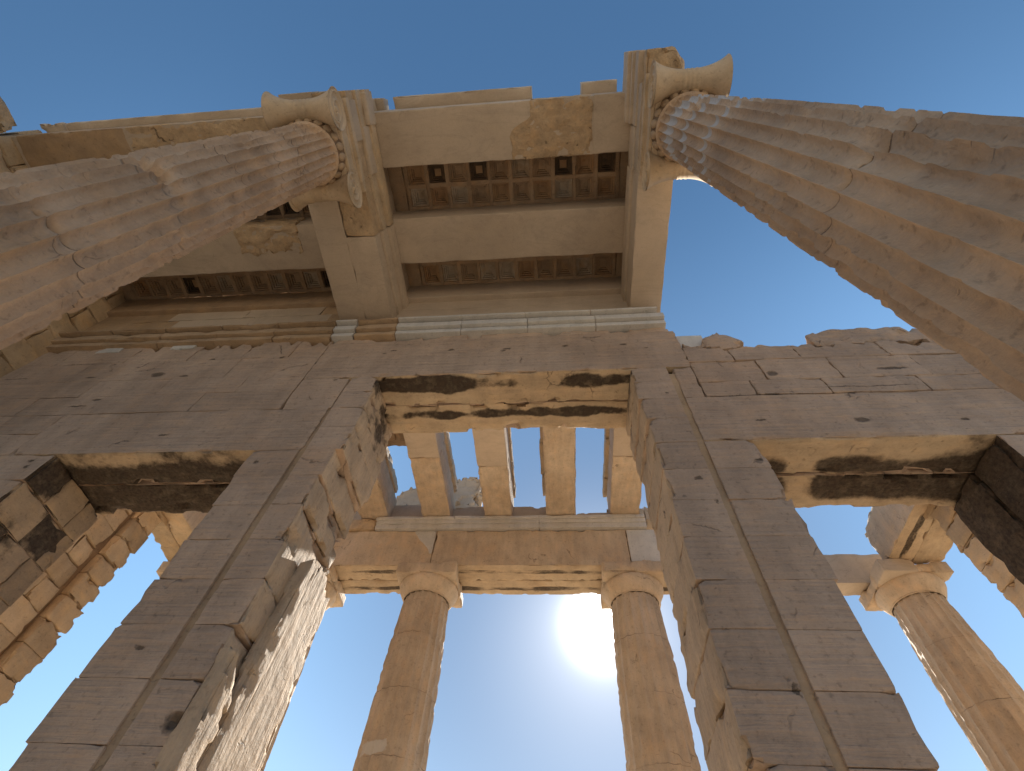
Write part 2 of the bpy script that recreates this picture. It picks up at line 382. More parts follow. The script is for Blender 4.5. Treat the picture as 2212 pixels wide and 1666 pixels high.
def soot_arch(g):
    n = g['noise'](1.7, 5, (.7, 2, 1), off=2.1, rg=.6)-.5; n2 = g['noise'](.5, 2, off=5.)-.5
    a = g['py'].band(11.42, .10, .06).max(g['py'].band(12.15, .10, .06))*.5 + n*1.0 + n2*1.0 - .42
    return a.ss(-.08, .16)*.9
M_arch_soffit = stone_mat('smoked_architrave_soffit', *SOF, blotch=.8, detail=4, streak=(.7, 5, 5), streak_amt=.5, patina=.4, bump=.4, soot=soot_arch)
def soot_s(g):
    n = g['noise'](1.5, 5, (2, .8, 1), off=2.7, rg=.6)-.5
    return (g['px'].band(8.62, .10, .05)*.55 + n*1.5 - .50).ss(-.08, .14)*.92
M_arch_soffit_s = stone_mat('smoked_return_soffit', *SOF, blotch=.8, detail=4, streak=(5, .7, 5), streak_amt=.5, patina=.4, bump=.4, soot=soot_s)
# ionic shaft on the right: inlays of white marble near the neck
def inlay(g):
    px, py, pz = g['px'], g['py'], g['pz']; n = g['noise'](3.5, 2, off=.4)-.5; n2 = g['noise'](1.2, 2, off=3.4)-.5
    a = (pz + n2*.25).band(7.98, .24, .01).max((pz + n2*1.6).band(6.95, .13, .02)).max((pz + n*.05).band(6.12, .06, .01))
    return g['mix'](a*.9, g['col'], (.52, .50, .48))
M_shaft_inlay = stone_mat('column_marble_inlaid', (.53, .385, .26), (.41, .29, .195), (.50, .325, .185), blotch=1.0, detail=3.0, streak=(3, 3, 1.6), streak_amt=.5, patina=.5, bump=.5, speck=.30, crack=.6, crack_scale=.9, extra=joints_extra([(7.35, .008), (5.2, .006), (3.2, .007), (1.6, .008)], inlay))

M_ground = stone_mat('limestone_ground', (.54, .44, .32), (.48, .39, .29), (.42, .33, .23), blotch=.15, detail=.8, streak=(1, 1, 1), bump=.4, crack=.6)
M_floor = stone_mat('marble_paving', (.60, .50, .38), (.54, .45, .34), (.48, .39, .28), blotch=.3, detail=1.2, bump=.2)

# ------------------------------------------------------------------ ground and floors
mb = MB()
n = 41; g_ = np.sign(np.linspace(-1, 1, n))*np.abs(np.linspace(-1, 1, n))**3*600
gx, gy = np.meshgrid(g_, g_, indexing='ij'); gz = np.full(gx.shape, -1.6)
structure(grid(mb, np.stack([gx.ravel(), gy.ravel(), gz.ravel()], 1), n, n).build('ground', M_ground))
for (x0, x1, y0, y1, z1, nm) in ((-10.6, -2.95, -13, 4.3, -.84, 'hall_floor'), (1.35, 8.9, -13, 4.3, -.84, 'hall_floor'), (-11.5, -2.95, 4.31, 13.4, -.22, 'porch_floor'), (1.35, 9.9, 4.31, 13.4, -.22, 'porch_floor')):
    mb = MB(); stone(mb, (x0, y0, -1.7), (x1, y1, z1), seg=1.0, chip=.02); structure(mb.build(nm, M_floor))

# ------------------------------------------------------------------ the door wall
F, B = 4.17, 5.42
GAP = .004
rs = np.random.RandomState(3)
COURSES = [-.3, .05, .57, 1.10, 1.63, 2.13, 2.63, 3.13, 3.65, 4.18, 4.70, 5.22]
def courses(mb, x0, x1, zs, y0=F, y1=B, blen=None, m=0, chip=.007, jit=.002, fm=None, seg=.1, edge=(0, 0), rough=.005, rag=.025):
    """rows of tightly jointed blocks between x0 and x1; edge = chip size along the open left / right ends"""
    for r, (a, b) in enumerate(zip(zs[:-1], zs[1:])):
        L = x1-x0; nb = 1 if not blen else max(1, int(round(L/blen)))
        cuts = np.linspace(x0, x1, nb+1)
        if nb > 1:
            cuts[1:-1] += (blen*.25 if r % 2 else -blen*.25) + rs.uniform(-.12, .12, nb-1)
        for i in range(nb):
            sd_ = {}
            e0 = e1 = 0
            if edge[0] and i == 0: sd_[0] = edge[0]; e0 = rs.uniform(-rag, rag)
            if edge[1] and i == nb-1: sd_[1] = edge[1]; e1 = rs.uniform(-rag, rag)
            stone(mb, (cuts[i]+.0015+e0, y0+rs.uniform(-jit, jit), a+.0012), (cuts[i+1]-.0015+e1, y1+rs.uniform(-jit, jit), b-.0012),
                  seg=seg, chip=chip*rs.uniform(.5, 1.8), rough=rough, m=m, streak=(1, 1, 5), fm=fm, w=.010, side=sd_)
def core(mb, lo, hi, m): stone(mb, np.array(lo)+.05, np.array(hi)-.05, seg=.6, chip=.0, rough=0, m=m)  # inner box added to block light through the block gaps

dw = thing('door_wall', (-.8, F, -1.6), 'long weathered marble wall with three visible doorways under smoked lintels', 'wall')
MW = [M_wall, M_filler, M_jamb, M_jamb_left, M_jamb_right, M_wall_plain, M_old_band]
# piers either side of the middle doorway: two widths of blocks with a sunk strip between them
mb = MB()
zs_low = COURSES[:]; 
courses(mb, -4.20, -3.53, zs_low, edge=(.02, 0))
courses(mb, -3.44, -3.01, zs_low, edge=(0, .075), fm={1: 2}, seg=.07)
core(mb, (-4.20, F, -.3), (-3.22, B, 5.22), 1); stone(mb, (-3.60, F+.03, -.3), (-3.40, F+.3, 7.1), seg=.1, chip=.01, rough=.012, m=6)
zs_up = [5.22, 5.75, 6.25, 6.72, 7.17]
courses(mb, -3.44, -2.93, zs_up, edge=(0, .065), fm={1: 2}, seg=.06, rag=.035); core(mb, (-3.5, F+.05, 5.2), (-3.15, B, 7.17), 1)
mb.build('pier', MW, dw)
mb = MB()
courses(mb, 1.30, 1.86, zs_low, edge=(.05, 0), fm={0: 2}, seg=.07); courses(mb, 1.94, 2.58, zs_low, edge=(0, .04), rag=.035)
core(mb, (1.46, F, -.3), (2.50, B, 5.22), 1); stone(mb, (1.80, F+.03, -.3), (2.0, F+.3, 7.0), seg=.1, chip=.01, rough=.012, m=6)
courses(mb, 1.29, 1.86, zs_up, edge=(.05, 0), fm={0: 2}); core(mb, (1.48, F+.05, 5.2), (1.9, B, 7.17), 1)
mb.build('pier', MW, dw)
# sunlit broken jamb slab of the middle doorway: low front piece, tall back piece with a sloping broken top
mb = MB()
def slab_top(P):
    P = P.copy(); f0 = sstep(5.0, 4.45, P[:, 1]); P[:, 1] += f0*np.clip((P[:, 2]-1.6)*.10, 0, .22)
    k = P[:, 2] > 3.5; Q = np.stack([P[:, 0]*2, P[:, 1]*3.2, P[:, 2]*0], 1)
    P[:, 2] += k*(fracture(Q+3)[0]*.16-.03); return P
stone(mb, (-3.02, 4.42, -1.5), (-2.85, 5.38, 3.80), seg=.045, chip=.03, rough=.006, streak=(9, 9, .6), warp=slab_top, m=0)
def slab_low(P):
    s = sstep(1.5, 2.3, P[:, 2]); P = P.copy(); P[:, 2] -= s*(P[:, 1]-4.1)*.4; P[:, 2] += s*fracture(P*np.array([2, 4, .1])+1)[0]*.12; return P
stone(mb, (-3.03, 4.13, -1.5), (-2.838, 4.41, 2.32), seg=.045, chip=.03, rough=.006, streak=(9, 9, .6), warp=slab_low, m=0)
mb.build('jamb_slab', [M_jamb], dw)
# left stretch: wall left of the left doorway, reveal in smoked blocks
mb = MB()
zs = COURSES
courses(mb, -10.5, -8.05, zs, blen=1.2); courses(mb, -8.047, -7.2, zs, fm={1: 3}, edge=(0, .02))
core(mb, (-10.5, F, -.3), (-7.45, B, 5.22), 1)
mb.build('masonry', MW, dw)
mb = MB()    # lining blocks of the left doorway's reveal
for r, (a, b) in enumerate(zip(zs[:-1], zs[1:])):
    yc = [F+.05, F+.45+.2*(r % 2), B-.3+.1*(r % 2), B+.03]
    for y0, y1 in zip(yc[:-1], yc[1:]):
        stone(mb, (-7.5, y0+GAP, a+GAP), (-7.19+rs.uniform(-.02, .02), y1-GAP, b-GAP), seg=.1, chip=.02, rough=.008)
mb.build('door_reveal', [M_jamb_left], dw)
mb = MB()
courses(mb, 5.47, 6.3, zs, fm={0: 4}, edge=(.03, 0)); courses(mb, 6.303, 9.6, zs, blen=1.2)
core(mb, (5.5, F, -.3), (9.6, B, 5.22), 1)
mb.build('masonry', MW, dw)
mb = MB()
stone(mb, (5.43, F+.10, -.3), (5.9, 4.79, 5.2), seg=.12, chip=.04, rough=.02); stone(mb, (5.40, 4.80, -.3), (5.9, B+.03, 5.2), seg=.12, chip=.07, rough=.03)
mb.build('door_reveal', [M_jamb_right], dw)
# lintels
def lintel(x0, x1, z0, z1, ys, msof, chip, ragged=.03, mface=M_wall_plain):
    m = MB()
    for i, (a, b) in enumerate(zip(ys[:-1], ys[1:])):
        stone(m, (x0, a+.004, z0+rs.uniform(0, .02)), (x1, b-.004, z1), seg=.055, chip=.006, side={4: chip*(1.6 if i == len(ys)-2 else 1)}, rough=.014, freq=2.2, streak=(.8, 3, 4), soffit=1, w=.012)
    return m.build('lintel', [mface, msof], dw)
lintel(-4.30, 2.26, 7.17, 8.50, (F, 4.80, B), M_soffit_mid, .055)
lintel(-7.95, -3.50, 5.235, 6.25, (F, 4.80, B), M_soffit_left, .045)
lintel(1.95, 6.40, 5.225, 6.26, (F, 4.80, B), M_soffit_right, .045)
# masonry above the side doorways (large smooth blocks left, split courses right)
mb = MB()
courses(mb, -10.5, -7.953, [5.23, 5.75, 6.25], blen=1.3)
def ragtop(base, amp, f, seed):
    def w(P):
        P = P.copy(); s = sstep(base-.42, base-.02, P[:, 2])
        Q = np.stack([P[:, 0]*f+seed, P[:, 1]*.6, np.zeros(len(P))], 1); n = fbm(Q, 3)*.45 + fracture(Q*1.6)[0]*.5
        P[:, 2] -= s*np.clip(.12+n*.8, 0, 1.2)*amp; P[:, 1] += s*np.clip(.1+n*.6, 0, 1)*.14*(P[:, 1] < 4.7)
        return P
    return w
cuts = [-10.5, -8.7, -7.1, -5.55, -4.31]
for r, (a, b) in enumerate(((6.26, 6.80), (6.80, 7.32), (7.32, 8.0))):
    xs = np.array(cuts) + np.array([0, .5 if r % 2 else -.2, .3 if r % 2 else -.3, .2 if r % 2 else -.3, 0])
    for x0, x1 in zip(xs[:-1], xs[1:]):
        stone(mb, (x0+GAP/2, F+rs.uniform(-.003, .003), a+GAP/2), (x1-GAP/2, B, b-GAP/2), seg=.11, chip=.006, rough=.007, m=5, streak=(1, 1, 5), w=.010)
for x0, x1 in ((-10.5, -9.75), (-9.745, -8.3), (-8.295, -7.0), (-6.995, -5.9), (-5.895, -4.95), (-4.945, -4.31)):
    stone(mb, (x0, F+rs.uniform(-.004, .004), 8.001), (x1, B, 8.80), seg=.06, chip=.012, w=.012, rough=.01, m=5, streak=(1, 1, 4), warp=ragtop(8.80, .62, 2.0, 2.2))
stone(mb, (-4.30, F+.006, 8.503), (2.2, B, 8.72), seg=.06, chip=.03, rough=.012, m=5, warp=ragtop(8.72, .42, 1.4, 7.7))
stone(mb, (-4.29, F+.005, 6.25), (-3.46, B, 7.165), seg=.06, chip=.012, rough=.006, m=5); stone(mb, (-4.195, F+.004, 5.23), (-3.52, F+.2, 6.25), seg=.1, chip=.01, m=5)
core(mb, (-10.5, F+.05, 5.75), (-4.3, B, 8.5), 1); core(mb, (-4.2, F+.05, 5.75), (-3.4, B, 7.1), 1)
# small holes are cut by the weather; the white repair pieces under the moulding
mb.build('masonry', MW, dw)
for x0, x1, z0, z1 in ((-9.25, -8.75, 8.47, 8.72), (-7.72, -7.18, 8.52, 8.74)):
    mb = MB(); stone(mb, (x0, F-.012, z0), (x1, F+.2, z1), seg=.06, chip=.03, rough=.003); mb.build('repair_patch', [M_white], dw)
mb = MB()
stone(mb, (1.95, F+.004, 6.265), (2.25, B, 7.16), seg=.1, chip=.02, m=5)
for r, (a, b) in enumerate(((6.27, 6.68), (6.68, 7.30), (7.30, 7.80))):
    xs = [2.26, 3.0+.3*(r % 2), 4.05+.35*(r % 2), 5.4+.25*(r % 2), 6.9, 8.3, 9.6]
    for x0, x1 in zip(xs[:-1], xs[1:]):
        top = dict(warp=ragtop(7.80, .30, 1.1, 4.4)) if b == 7.80 else {}
        stone(mb, (x0+.005, F+rs.uniform(-.014, .014), a+.005), (x1-.005, B+rs.uniform(-.02, .02), b-.002), seg=.07, chip=.014, w=.015, rough=.012, m=5, streak=(.8, 1, 6), **top)
core(mb, (2.3, F+.05, 6.2), (9.5, B-.1, 7.5), 1)
# broken course left standing on the right-hand wall top
def mound(P):
    P = P.copy(); P[:, 2] += fbm(P*1.3+2, 3)*.06*(P[:, 2] > 7.9); return P
def dome(x0, x1, zb):
    def w(P):
        t = (P[:, 0]-(x0+x1)/2)/((x1-x0)/2); P = P.copy(); P[:, 2] = zb+(P[:, 2]-zb)*(1-.55*np.abs(np.clip(t, -1, 1))**3.0) + (fbm(P*2.5+1, 3)*.03 + fracture(P*2.6+4)[0]*.07)*(P[:, 2] > zb+.1); P[:, 1] += fracture(P*2.6+4)[0]*.04*(P[:, 1] < 4.6); return P
    return w
stone(mb, (2.30, F+.02, 7.78), (2.68, B-.2, 8.02), seg=.06, chip=.06, rough=.02, m=5)
stone(mb, (2.68, F+.03, 7.78), (3.36, B-.1, 8.36), seg=.05, chip=.07, rough=.02, m=5, warp=dome(2.66, 3.38, 7.78))
stone(mb, (3.98, F+.06, 7.74), (4.50, B-.2, 7.84), seg=.05, chip=.05, rough=.02, m=5)
stone(mb, (4.46, F+.02, 7.76), (6.6, B-.1, 8.40), seg=.06, chip=.08, rough=.02, m=5, warp=dome(4.4, 6.8, 7.76))
stone(mb, (6.5, F+.02, 7.76), (9.6, B-.1, 8.20), seg=.1, chip=.08, rough=.02, m=5)
mb.build('masonry', MW, dw)
mb = MB(); stone(mb, (2.10, F+.12, 8.02), (2.78, B-.3, 8.50), seg=.1, chip=.012, rough=.003)
tag(mb.build('marble_block', M_white, base=(2.45, 4.8, 8.02)), 'clean pale squared block on the wall top right of the moulding end', 'block')

# crown moulding along the wall top: fasciae stepping out
mb = MB()
def moulding(x0, x1, z0, z1, y, n, m, chip):
    xs = np.linspace(x0, x1, n+1)
    for a, b in zip(xs[:-1], xs[1:]):
        stone(mb, (a+.003, y, z0), (b-.003, F+.35, z1), seg=.2, chip=chip, rough=.003, m=m, w=.015)
MC = [M_old_band, M_white, M_new, M_filler]
for (x0, x1, m, ch, n) in ((-10.48, -4.35, 0, .022, 5), (-4.345, -3.9, 1, .008, 1), (-3.895, -3.05, 0, .016, 1), (-3.045, 2.16, 1, .008, 4)):
    moulding(x0, x1, 8.655, 8.785, F-.09, n, m, ch); moulding(x0, x1, 8.81, 8.975, F-.16, n, m, ch); moulding(x0, x1 - (0 if x1 < 2 else .10), 9.045, 9.105, F-.235, n, m, ch)
    moulding(x0+.01, x1-.02, 8.66, 9.10, F-.02, 1, 3, .002)  # dark backing strip: deep shade of the moulding gaps put into its colour
mb.build('crown_moulding', MC, dw)
# upper wall above the moulding
mb = MB()
for r, (a, b) in enumerate(((9.10, 9.52), (9.52, 9.95), (9.95, 10.39))):
    xs = np.linspace(-10.48, -3.3, 5) + (.3 if r == 1 else 0)*np.array([0, 1, 1, 1, 0])
    for i, (x0, x1) in enumerate(zip(xs[:-1], xs[1:])):
        stone(mb, (x0+.002, F-.02+rs.uniform(-.012, .012), a+.002), (x1-.002, F+1.0, b-.002), seg=.2, chip=.014, rough=.004, m=(2 if (r == 2 and i in (1, 2)) or (r == 1 and i in (1, 2)) else (1 if r == 0 and i in (1, 2) else 0)))
    stone(mb, (-3.295, F-.02, a+.002), (2.0, F+1.0, b-.002), seg=.2, chip=.006, rough=.002, m=2)
mb.build('upper_course', [M_old_band, M_white, M_new], dw)

# ------------------------------------------------------------------ side walls
nw = thing('north_wall', (-10.9, 2, -1.6), 'dim broken block wall closing the left end of the hall ceiling', 'wall')
mb = MB()
zrows = np.linspace(-.84, 11.12, 23)
for r, (za, zb) in enumerate(zip(zrows[:-1], zrows[1:])):
    y_end = 5.44; ys = np.arange(-.4, 4.9, 1.2) + (.6 if r % 2 else 0); y_st = -.9 if za < 9.7 else .22; ys = np.concatenate([[y_st+rs.uniform(-.1, .1)], ys[ys > y_st+.4], [y_end]])
    for a, b in zip(ys[:-1], ys[1:]):
        if b-a < .1: continue
        stone(mb, (-11.5, a+.002, za+.002), (-10.43+rs.uniform(-.03, .02)-(.04 if za > 8 else 0), b-.002, zb-.002), seg=.14, chip=.03, rough=.014, w=.015)
stone(mb, (-11.4, .4, -.8), (-10.53, 5.4, 11.0), seg=.8, chip=0, rough=0, m=1)  # inner box added to stop light between the blocks
mb.build('masonry', [M_block, M_filler], nw)
mb = MB(); stone(mb, (-11.3, -.40, 10.33), (-10.50, .24, 10.66), seg=.07, chip=.14, rough=.05)
tag(mb.build('broken_block', M_old, base=(-10.85, -.6, 10.33)), 'rough broken block on the wall end at the far left edge', 'block')
mb = MB(); stone(mb, (-10.42, .13, 11.06), (-9.9, .55, 11.2), seg=.05, chip=.05, rough=.02)
tag(mb.build('broken_block', M_new, base=(-10.2, .3, 11.06)), 'small rounded stone at the left end of the ceiling edge', 'block')

def porch_wall(name, x_in, x_out, label, s):
    t = thing(name, ((x_in+x_out)/2, 7.3, -.2), label, 'wall'); m = MB()
    lo, hi = min(x_in, x_out), max(x_in, x_out)
    for r, zz in enumerate(np.arange(-.2, 8.6, .523)):
        z1 = min(zz+.523, 8.68)
        ys = np.arange(B+.01, 8.47, 1.02) + (.5 if r % 2 else 0); ys = np.concatenate([[B+.01], ys[ys > B+.3], [8.46]])
        for a, b in zip(ys[:-1], ys[1:]):
            if b-a < .12: continue
            j = rs.uniform(-.03, .015)
            stone(m, (lo+(j if s < 0 else 0), a+.006, zz+.006), (hi+(j if s > 0 else 0), b-.006, z1-.004), seg=.09, chip=.03, rough=.014, m=0, w=.016)
    stone(m, (lo+.08, B+.02, -.2), (hi-.08, 8.7, 8.6), seg=.8, chip=0, rough=0, m=1)  # added filler box that keeps light out of the joints
    m.build('masonry', [M_block, M_filler], t); m = MB()
    for r, zz in enumerate(np.arange(-.2, 8.6, .523)):
        z1 = min(zz+.523, 8.68); e = rs.uniform(-.10, .06) if rs.rand() > .35 else 0
        stone(m, (lo-(.06 if s < 0 else 0)-(.04), 8.58, zz+.006), (hi+(.06 if s > 0 else 0)+.04, 9.27+e, z1-.004), seg=.07, chip=.016, side={(0 if s < 0 else 1): .05, 3: .08}, rough=.016, w=.014)
    m.build('anta', [M_block], t)
    m = MB(); stone(m, (lo-.13, 8.5, 8.68), (hi+.13, 9.42, 8.82), seg=.1, chip=.05, rough=.01, m=0); m.build('anta_capital', [M_block], t)
    return t
porch_wall('porch_wall', -10.42, -11.6, 'ochre block wall seen through the left doorway, ending in a ragged vertical edge', 1)
porch_wall('porch_wall', 8.74, 9.9, 'pale wall end slanting down at the right edge behind the right doorway', -1)

# ------------------------------------------------------------------ ionic columns
def shaft(mb, cx, cy, z0, z1, R, nfl, depth, kind, seed, joints, m=0, nsub=10, dz=.055, wear=.02, gouges=()):
    nth = nfl*nsub; nz = int((z1-z0)/dz)+1
    zz = np.linspace(z0, z1, nz); th = np.arange(nth)/nth*2*np.pi
    T, Z = np.meshgrid(th, zz, indexing='ij'); T = T.ravel(); Z = Z.ravel()
    t = (T*nfl/(2*np.pi)) % 1.0
    if kind == 'ionic':
        u = np.clip(np.abs(t-.5)/.47, 0, 1); f = np.sqrt(np.clip(1-u*u, 0, 1))
        top = z1-.05-.06*u*u; f = f*sstep(top+.02, top-.03, Z)
    else:
        f = 1-(2*t-1)**2
    Rz = R(Z); P0 = np.stack([cx+Rz*np.cos(T), cy+Rz*np.sin(T), Z], 1)
    n1 = fbm(P0*2.3+seed, 4); n2 = fbm(P0*np.array([5, 5, 3])+seed*2, 3); n3 = fbm(P0*.8+seed*3, 2)
    r = Rz - depth*f
    ridge = 1-f
    r -= ridge*wear*np.clip(.2+n2*.9+n3*.25, 0, 1.6)                      # worn arrises
    r -= .018*sstep(.62, .95, n1+n3*.3)                                     # spalls
    n4 = fbm(P0*np.array([9, 9, 7])+seed*5, 2); r -= (ridge**2)*.020*sstep(.18, .5, n4+n3*.3)
    r += n2*.004
    for (zj, wj, dj) in joints:
        q = np.abs(Z-zj-.01*np.sin(T*3+seed)); wv = wj*np.clip(.35+n2*1.6+n3, .0, 2.5)
        r -= dj*np.exp(-(q/np.maximum(wv, .006))**2)*np.clip(.4+n3*1.4+n2, .08, 1.6)
    for (th0, zg, wt, wz, dg) in gouges:
        dth = np.abs((T-th0+np.pi) % (2*np.pi)-np.pi)
        r -= dg*np.exp(-(dth/wt)**4-((Z-zg+n1*.08)/wz)**4)*(1+n2)
    P = np.stack([cx+r*np.cos(T), cy+r*np.sin(T), Z], 1)
    return grid(mb, P, nth, nz, m, closed_u=True)

def revolve(mb, c, prof, nth=96, m=0, rfun=None, axis='z'):
    prof = np.array(prof, float); nz = len(prof); th = np.arange(nth)/nth*2*np.pi
    T = np.repeat(th, nz); rr = np.tile(prof[:, 0], nth); hh = np.tile(prof[:, 1], nth)
    if rfun is not None: rr = rfun(T, rr, hh)
    if axis == 'z': P = np.stack([c[0]+rr*np.cos(T), c[1]+rr*np.sin(T), c[2]+hh], 1)
    else: P = np.stack([c[0]+hh, c[1]+rr*np.cos(T), c[2]+rr*np.sin(T)], 1)
    return grid(mb, P, nth, nz, m, closed_u=True)

ZB = -.82
def ionic(cx, cy, label, seed, mat, joints, gouges, broken=False):
    t = thing('ionic_column', (cx, cy, ZB), label, 'column', 'ionic columns carrying the ceiling beams')
    R = lambda z: .455 + .085*((8.6-z)/9.2)**.85
    R2 = lambda z: R(np.minimum(z, 8.6)) + .012*sstep(8.50, 8.60, z)
    mb = MB(); shaft(mb, cx, cy, ZB+.38, 8.60, R2, 24, .064, 'ionic', seed, joints, gouges=gouges, wear=.010, dz=.036, nsub=12)
    mb.build('shaft', [mat], t)
    # attic base
    mb = MB(); pr = [(.0, 0), (.74, 0)] + [(.70+.05*math.sin(a), .08-.07*math.cos(a)) for a in np.linspace(.1, 3.0, 8)] + [(.63, .17), (.62, .22)] + [(.60+.06*math.sin(a), .28-.06*math.cos(a)) for a in np.linspace(.1, 3.0, 8)] + [(.57, .36), (.55, .40)]
    revolve(mb, (cx, cy, ZB), pr); mb.build('base', [M_shaft], t)
    cap = MB()
    # neck roll and echinus carved with eggs between dark grooves
    revolve(cap, (cx, cy, 0), [(.44, 8.55), (.465, 8.565), (.475, 8.585), (.480, 8.60), (.475, 8.615), (.455, 8.63)], nth=96, m=2)
    revolve(cap, (cx, cy, 0), [(.455, 8.62), (.458, 8.64), (.475, 8.68), (.50, 8.74), (.515, 8.80), (.50, 8.83)], nth=120, m=1)
    ne = 20
    for k in range(ne):
        a0 = 2*math.pi*(k+.5)/ne; er, et, ez = np.array([math.cos(a0), math.sin(a0), 0]), np.array([-math.sin(a0), math.cos(a0), 0]), np.array([0, 0, 1.0])
        up_ = ez*.93+er*.36; out_ = er*.93-ez*.36; cen = np.array([cx, cy, 8.722]) + er*.492
        la = np.linspace(0, np.pi, 9); lo = np.arange(12)/12*2*np.pi
        LO, LA = np.meshgrid(lo, la, indexing='ij'); LO = LO.ravel(); LA = LA.ravel()
        P = cen + np.outer(np.cos(LA)*.080, up_) + np.outer(np.sin(LA)*np.cos(LO)*.064, et) + np.outer(np.sin(LA)*np.sin(LO)*.034, out_)
        grid(cap, P, 12, 9, 3, closed_u=True)
    zc, dv, rv, hx = 8.84, .60, .31, .535
    # cushion core and channel faces
    stone(cap, (cx-hx+.05, cy-dv, 8.78), (cx+hx-.05, cy+dv, 9.14), seg=.08, chip=.01, rough=.002)
    for sx in (-1, 1):
        a, b = sorted((cx+sx*(hx-.06), cx+sx*(hx-.015)))
        stone(cap, (a, cy-dv, 8.815), (b, cy+dv, 9.145), seg=.06, chip=.006, rough=.002)
        for zz0 in (8.80, 9.10):
            a2, b2 = sorted((cx+sx*(hx-.05), cx+sx*(hx+.002)))
            stone(cap, (a2, cy-dv+.15, zz0), (b2, cy+dv-.15, zz0+.035), seg=.1, chip=.006, rough=.001)
    cap_o = cap.build('capital', [M_cap, M_ring, mat, M_egg], t)
    # bolsters with volutes: turned about the x axis
    for sy in (-1, 1):
        bo = MB(); c = (cx, cy+sy*dv, zc)
        xs = np.linspace(-hx, hx, 61); pr = []
        for x in xs:
            q = abs(x)/hx; r_ = .165 + .135*q**2.4 + .012*q**14
            for b0 in (.03, .10): r_ += .010*math.exp(-((abs(x)-b0)/.016)**2)
            pr.append((r_, x))
        def brk(T, rr, hh):
            if not broken or sy < 0: return rr
            k = sstep(-.25, -.42, hh)*sstep(.3, -.4, np.sin(T)); return rr*(1-.18*k)
        revolve(bo, c, pr, nth=64, axis='x', rfun=brk)
        # volute faces with a spiral channel
        for sx in (-1, 1):
            nr, na = 46, 96; rho = np.linspace(.0, 1, nr); th = np.arange(na)/na*2*np.pi
            T = np.repeat(th, nr); q = np.tile(rho, na)
            ph = (q**.75*3.0 - sy*sx*T/(2*np.pi)) % 1.0
            rel = .022*np.exp(-((np.minimum(ph, 1-ph))/.16)**2)*sstep(.12, .2, q) + .03*sstep(.15, .08, q) + .012*sstep(.9, .96, q)
            rr = q*(rv+.003); xx = sx*(hx-.012 + rel - .012*(1-q))
            P = np.stack([c[0]+xx, c[1]+rr*np.cos(T), c[2]+rr*np.sin(T)], 1)
            grid(bo, P, na, nr, 0, closed_u=True, flip=(sx < 0))
        bb = bo.build('volute', [M_cap], cap_o, base=Vector(t.location)); bb.parent = cap_o
    ab = MB()
    stone(ab, (cx-hx+.02, cy-.70, 9.14), (cx+hx-.02, cy+.70, 9.22), seg=.1, chip=.006, rough=.001, w=.02)
    stone(ab, (cx-hx-.035, cy-.74, 9.222), (cx+hx+.035, cy+.74, 9.365), seg=.1, chip=.012, rough=.002, w=.03)
    ab.build('abacus', [M_cap], t)
    return t
CY = .82
ionic(-3.80, CY, 'fluted column on the left with a deep gouge round its drum joint', 2.0, M_shaft,
      [(8.05, .02, .03), (7.45, .03, .035), (6.7, .02, .03), (5.75, .03, .03), (4.5, .07, .09), (3.3, .02, .04), (2.4, .03, .03), (1.2, .03, .03)],
      [(-.75, 4.62, .9, .12, .075), (-1.6, 7.62, .3, .2, .03), (-1.1, 6.4, .15, .3, .02)], True)
ionic(2.17, CY, 'fluted column on the right with white inlay bands below the capital', 5.0, M_shaft_inlay,
      [(7.35, .015, .02), (6.55, .012, .015), (5.2, .012, .02), (3.2, .016, .025), (1.6, .02, .03)],
      [(-2.15, 7.35, .22, .16, .07), (-1.35, 6.6, .15, .15, .05), (-2.3, 2.9, .16, .5, .03), (-2.75, 1.9, .2, .4, .03)])

# ------------------------------------------------------------------ ionic architraves
ZA = 9.38
def fascia_block(m_, x_in, x_out, y0, y1, sgn, mats_, chip, rough=.004, z1=10.34):
    """block with three fasciae on the inner side (sgn = direction of the inner side)"""
    for i, (xi, za, zb) in enumerate(((x_in, ZA, ZA+.36), (x_in+sgn*.05, ZA+.362, ZA+.66), (x_in+sgn*.12, ZA+.662, z1))):
        a, b = sorted((xi, x_out)); stone(m_, (a, y0+.002*i, za), (b, y1-.002*i, zb), seg=.16, chip=chip, rough=rough, m=mats_[i], w=.018)
ar = thing('architrave', (-3.82, 2.1, ZA), 'double stone beam from the left capital to the wall, with an orange block', 'beam', 'architraves on the ionic columns')
mb = MB(); fascia_block(mb, -3.27, -3.84, -.02, 2.36, 1, (0, 1, 1), .03, rough=.010); mb.build('old_block', [M_old, M_cap], ar)
mb = MB(); fascia_block(mb, -3.28, -3.85, 2.368, 4.4, 1, (0, 0, 0), .010, rough=.002); mb.build('inner_beam', [M_new], ar)
mb = MB(); fascia_block(mb, -4.42, -3.845, -.04, 4.4, -1, (0, 0, 0), .010, rough=.002); mb.build('outer_beam', [M_new], ar)
mb = MB(); stone(mb, (-4.3, .15, 10.345), (-3.30, 4.4, 11.12), seg=.2, chip=.02, rough=.004); mb.build('frieze', [M_new], ar)
for i, (y0, y1, za, zb, xx) in enumerate(((.12, .75, ZA+.02, ZA+.37, -3.265), (.55, 1.35, ZA+.36, ZA+.68, -3.215), (.02, .55, ZA+.60, 10.36, -3.145))):
    m2 = MB(); stone(m2, (xx-.1, y0, za), (xx+.018, y1, zb), seg=.08, chip=.012, rough=.002); m2.build('repair_patch', [M_new], ar)
ar = thing('architrave', (1.95, 2, ZA), 'plain pale stone beam from the right capital, open to the sky beside it', 'beam', 'architraves on the ionic columns')
mb = MB(); stone(mb, (1.60, .5, ZA), (2.21, 4.4, 10.34), seg=.16, chip=.010, rough=.002, w=.02)
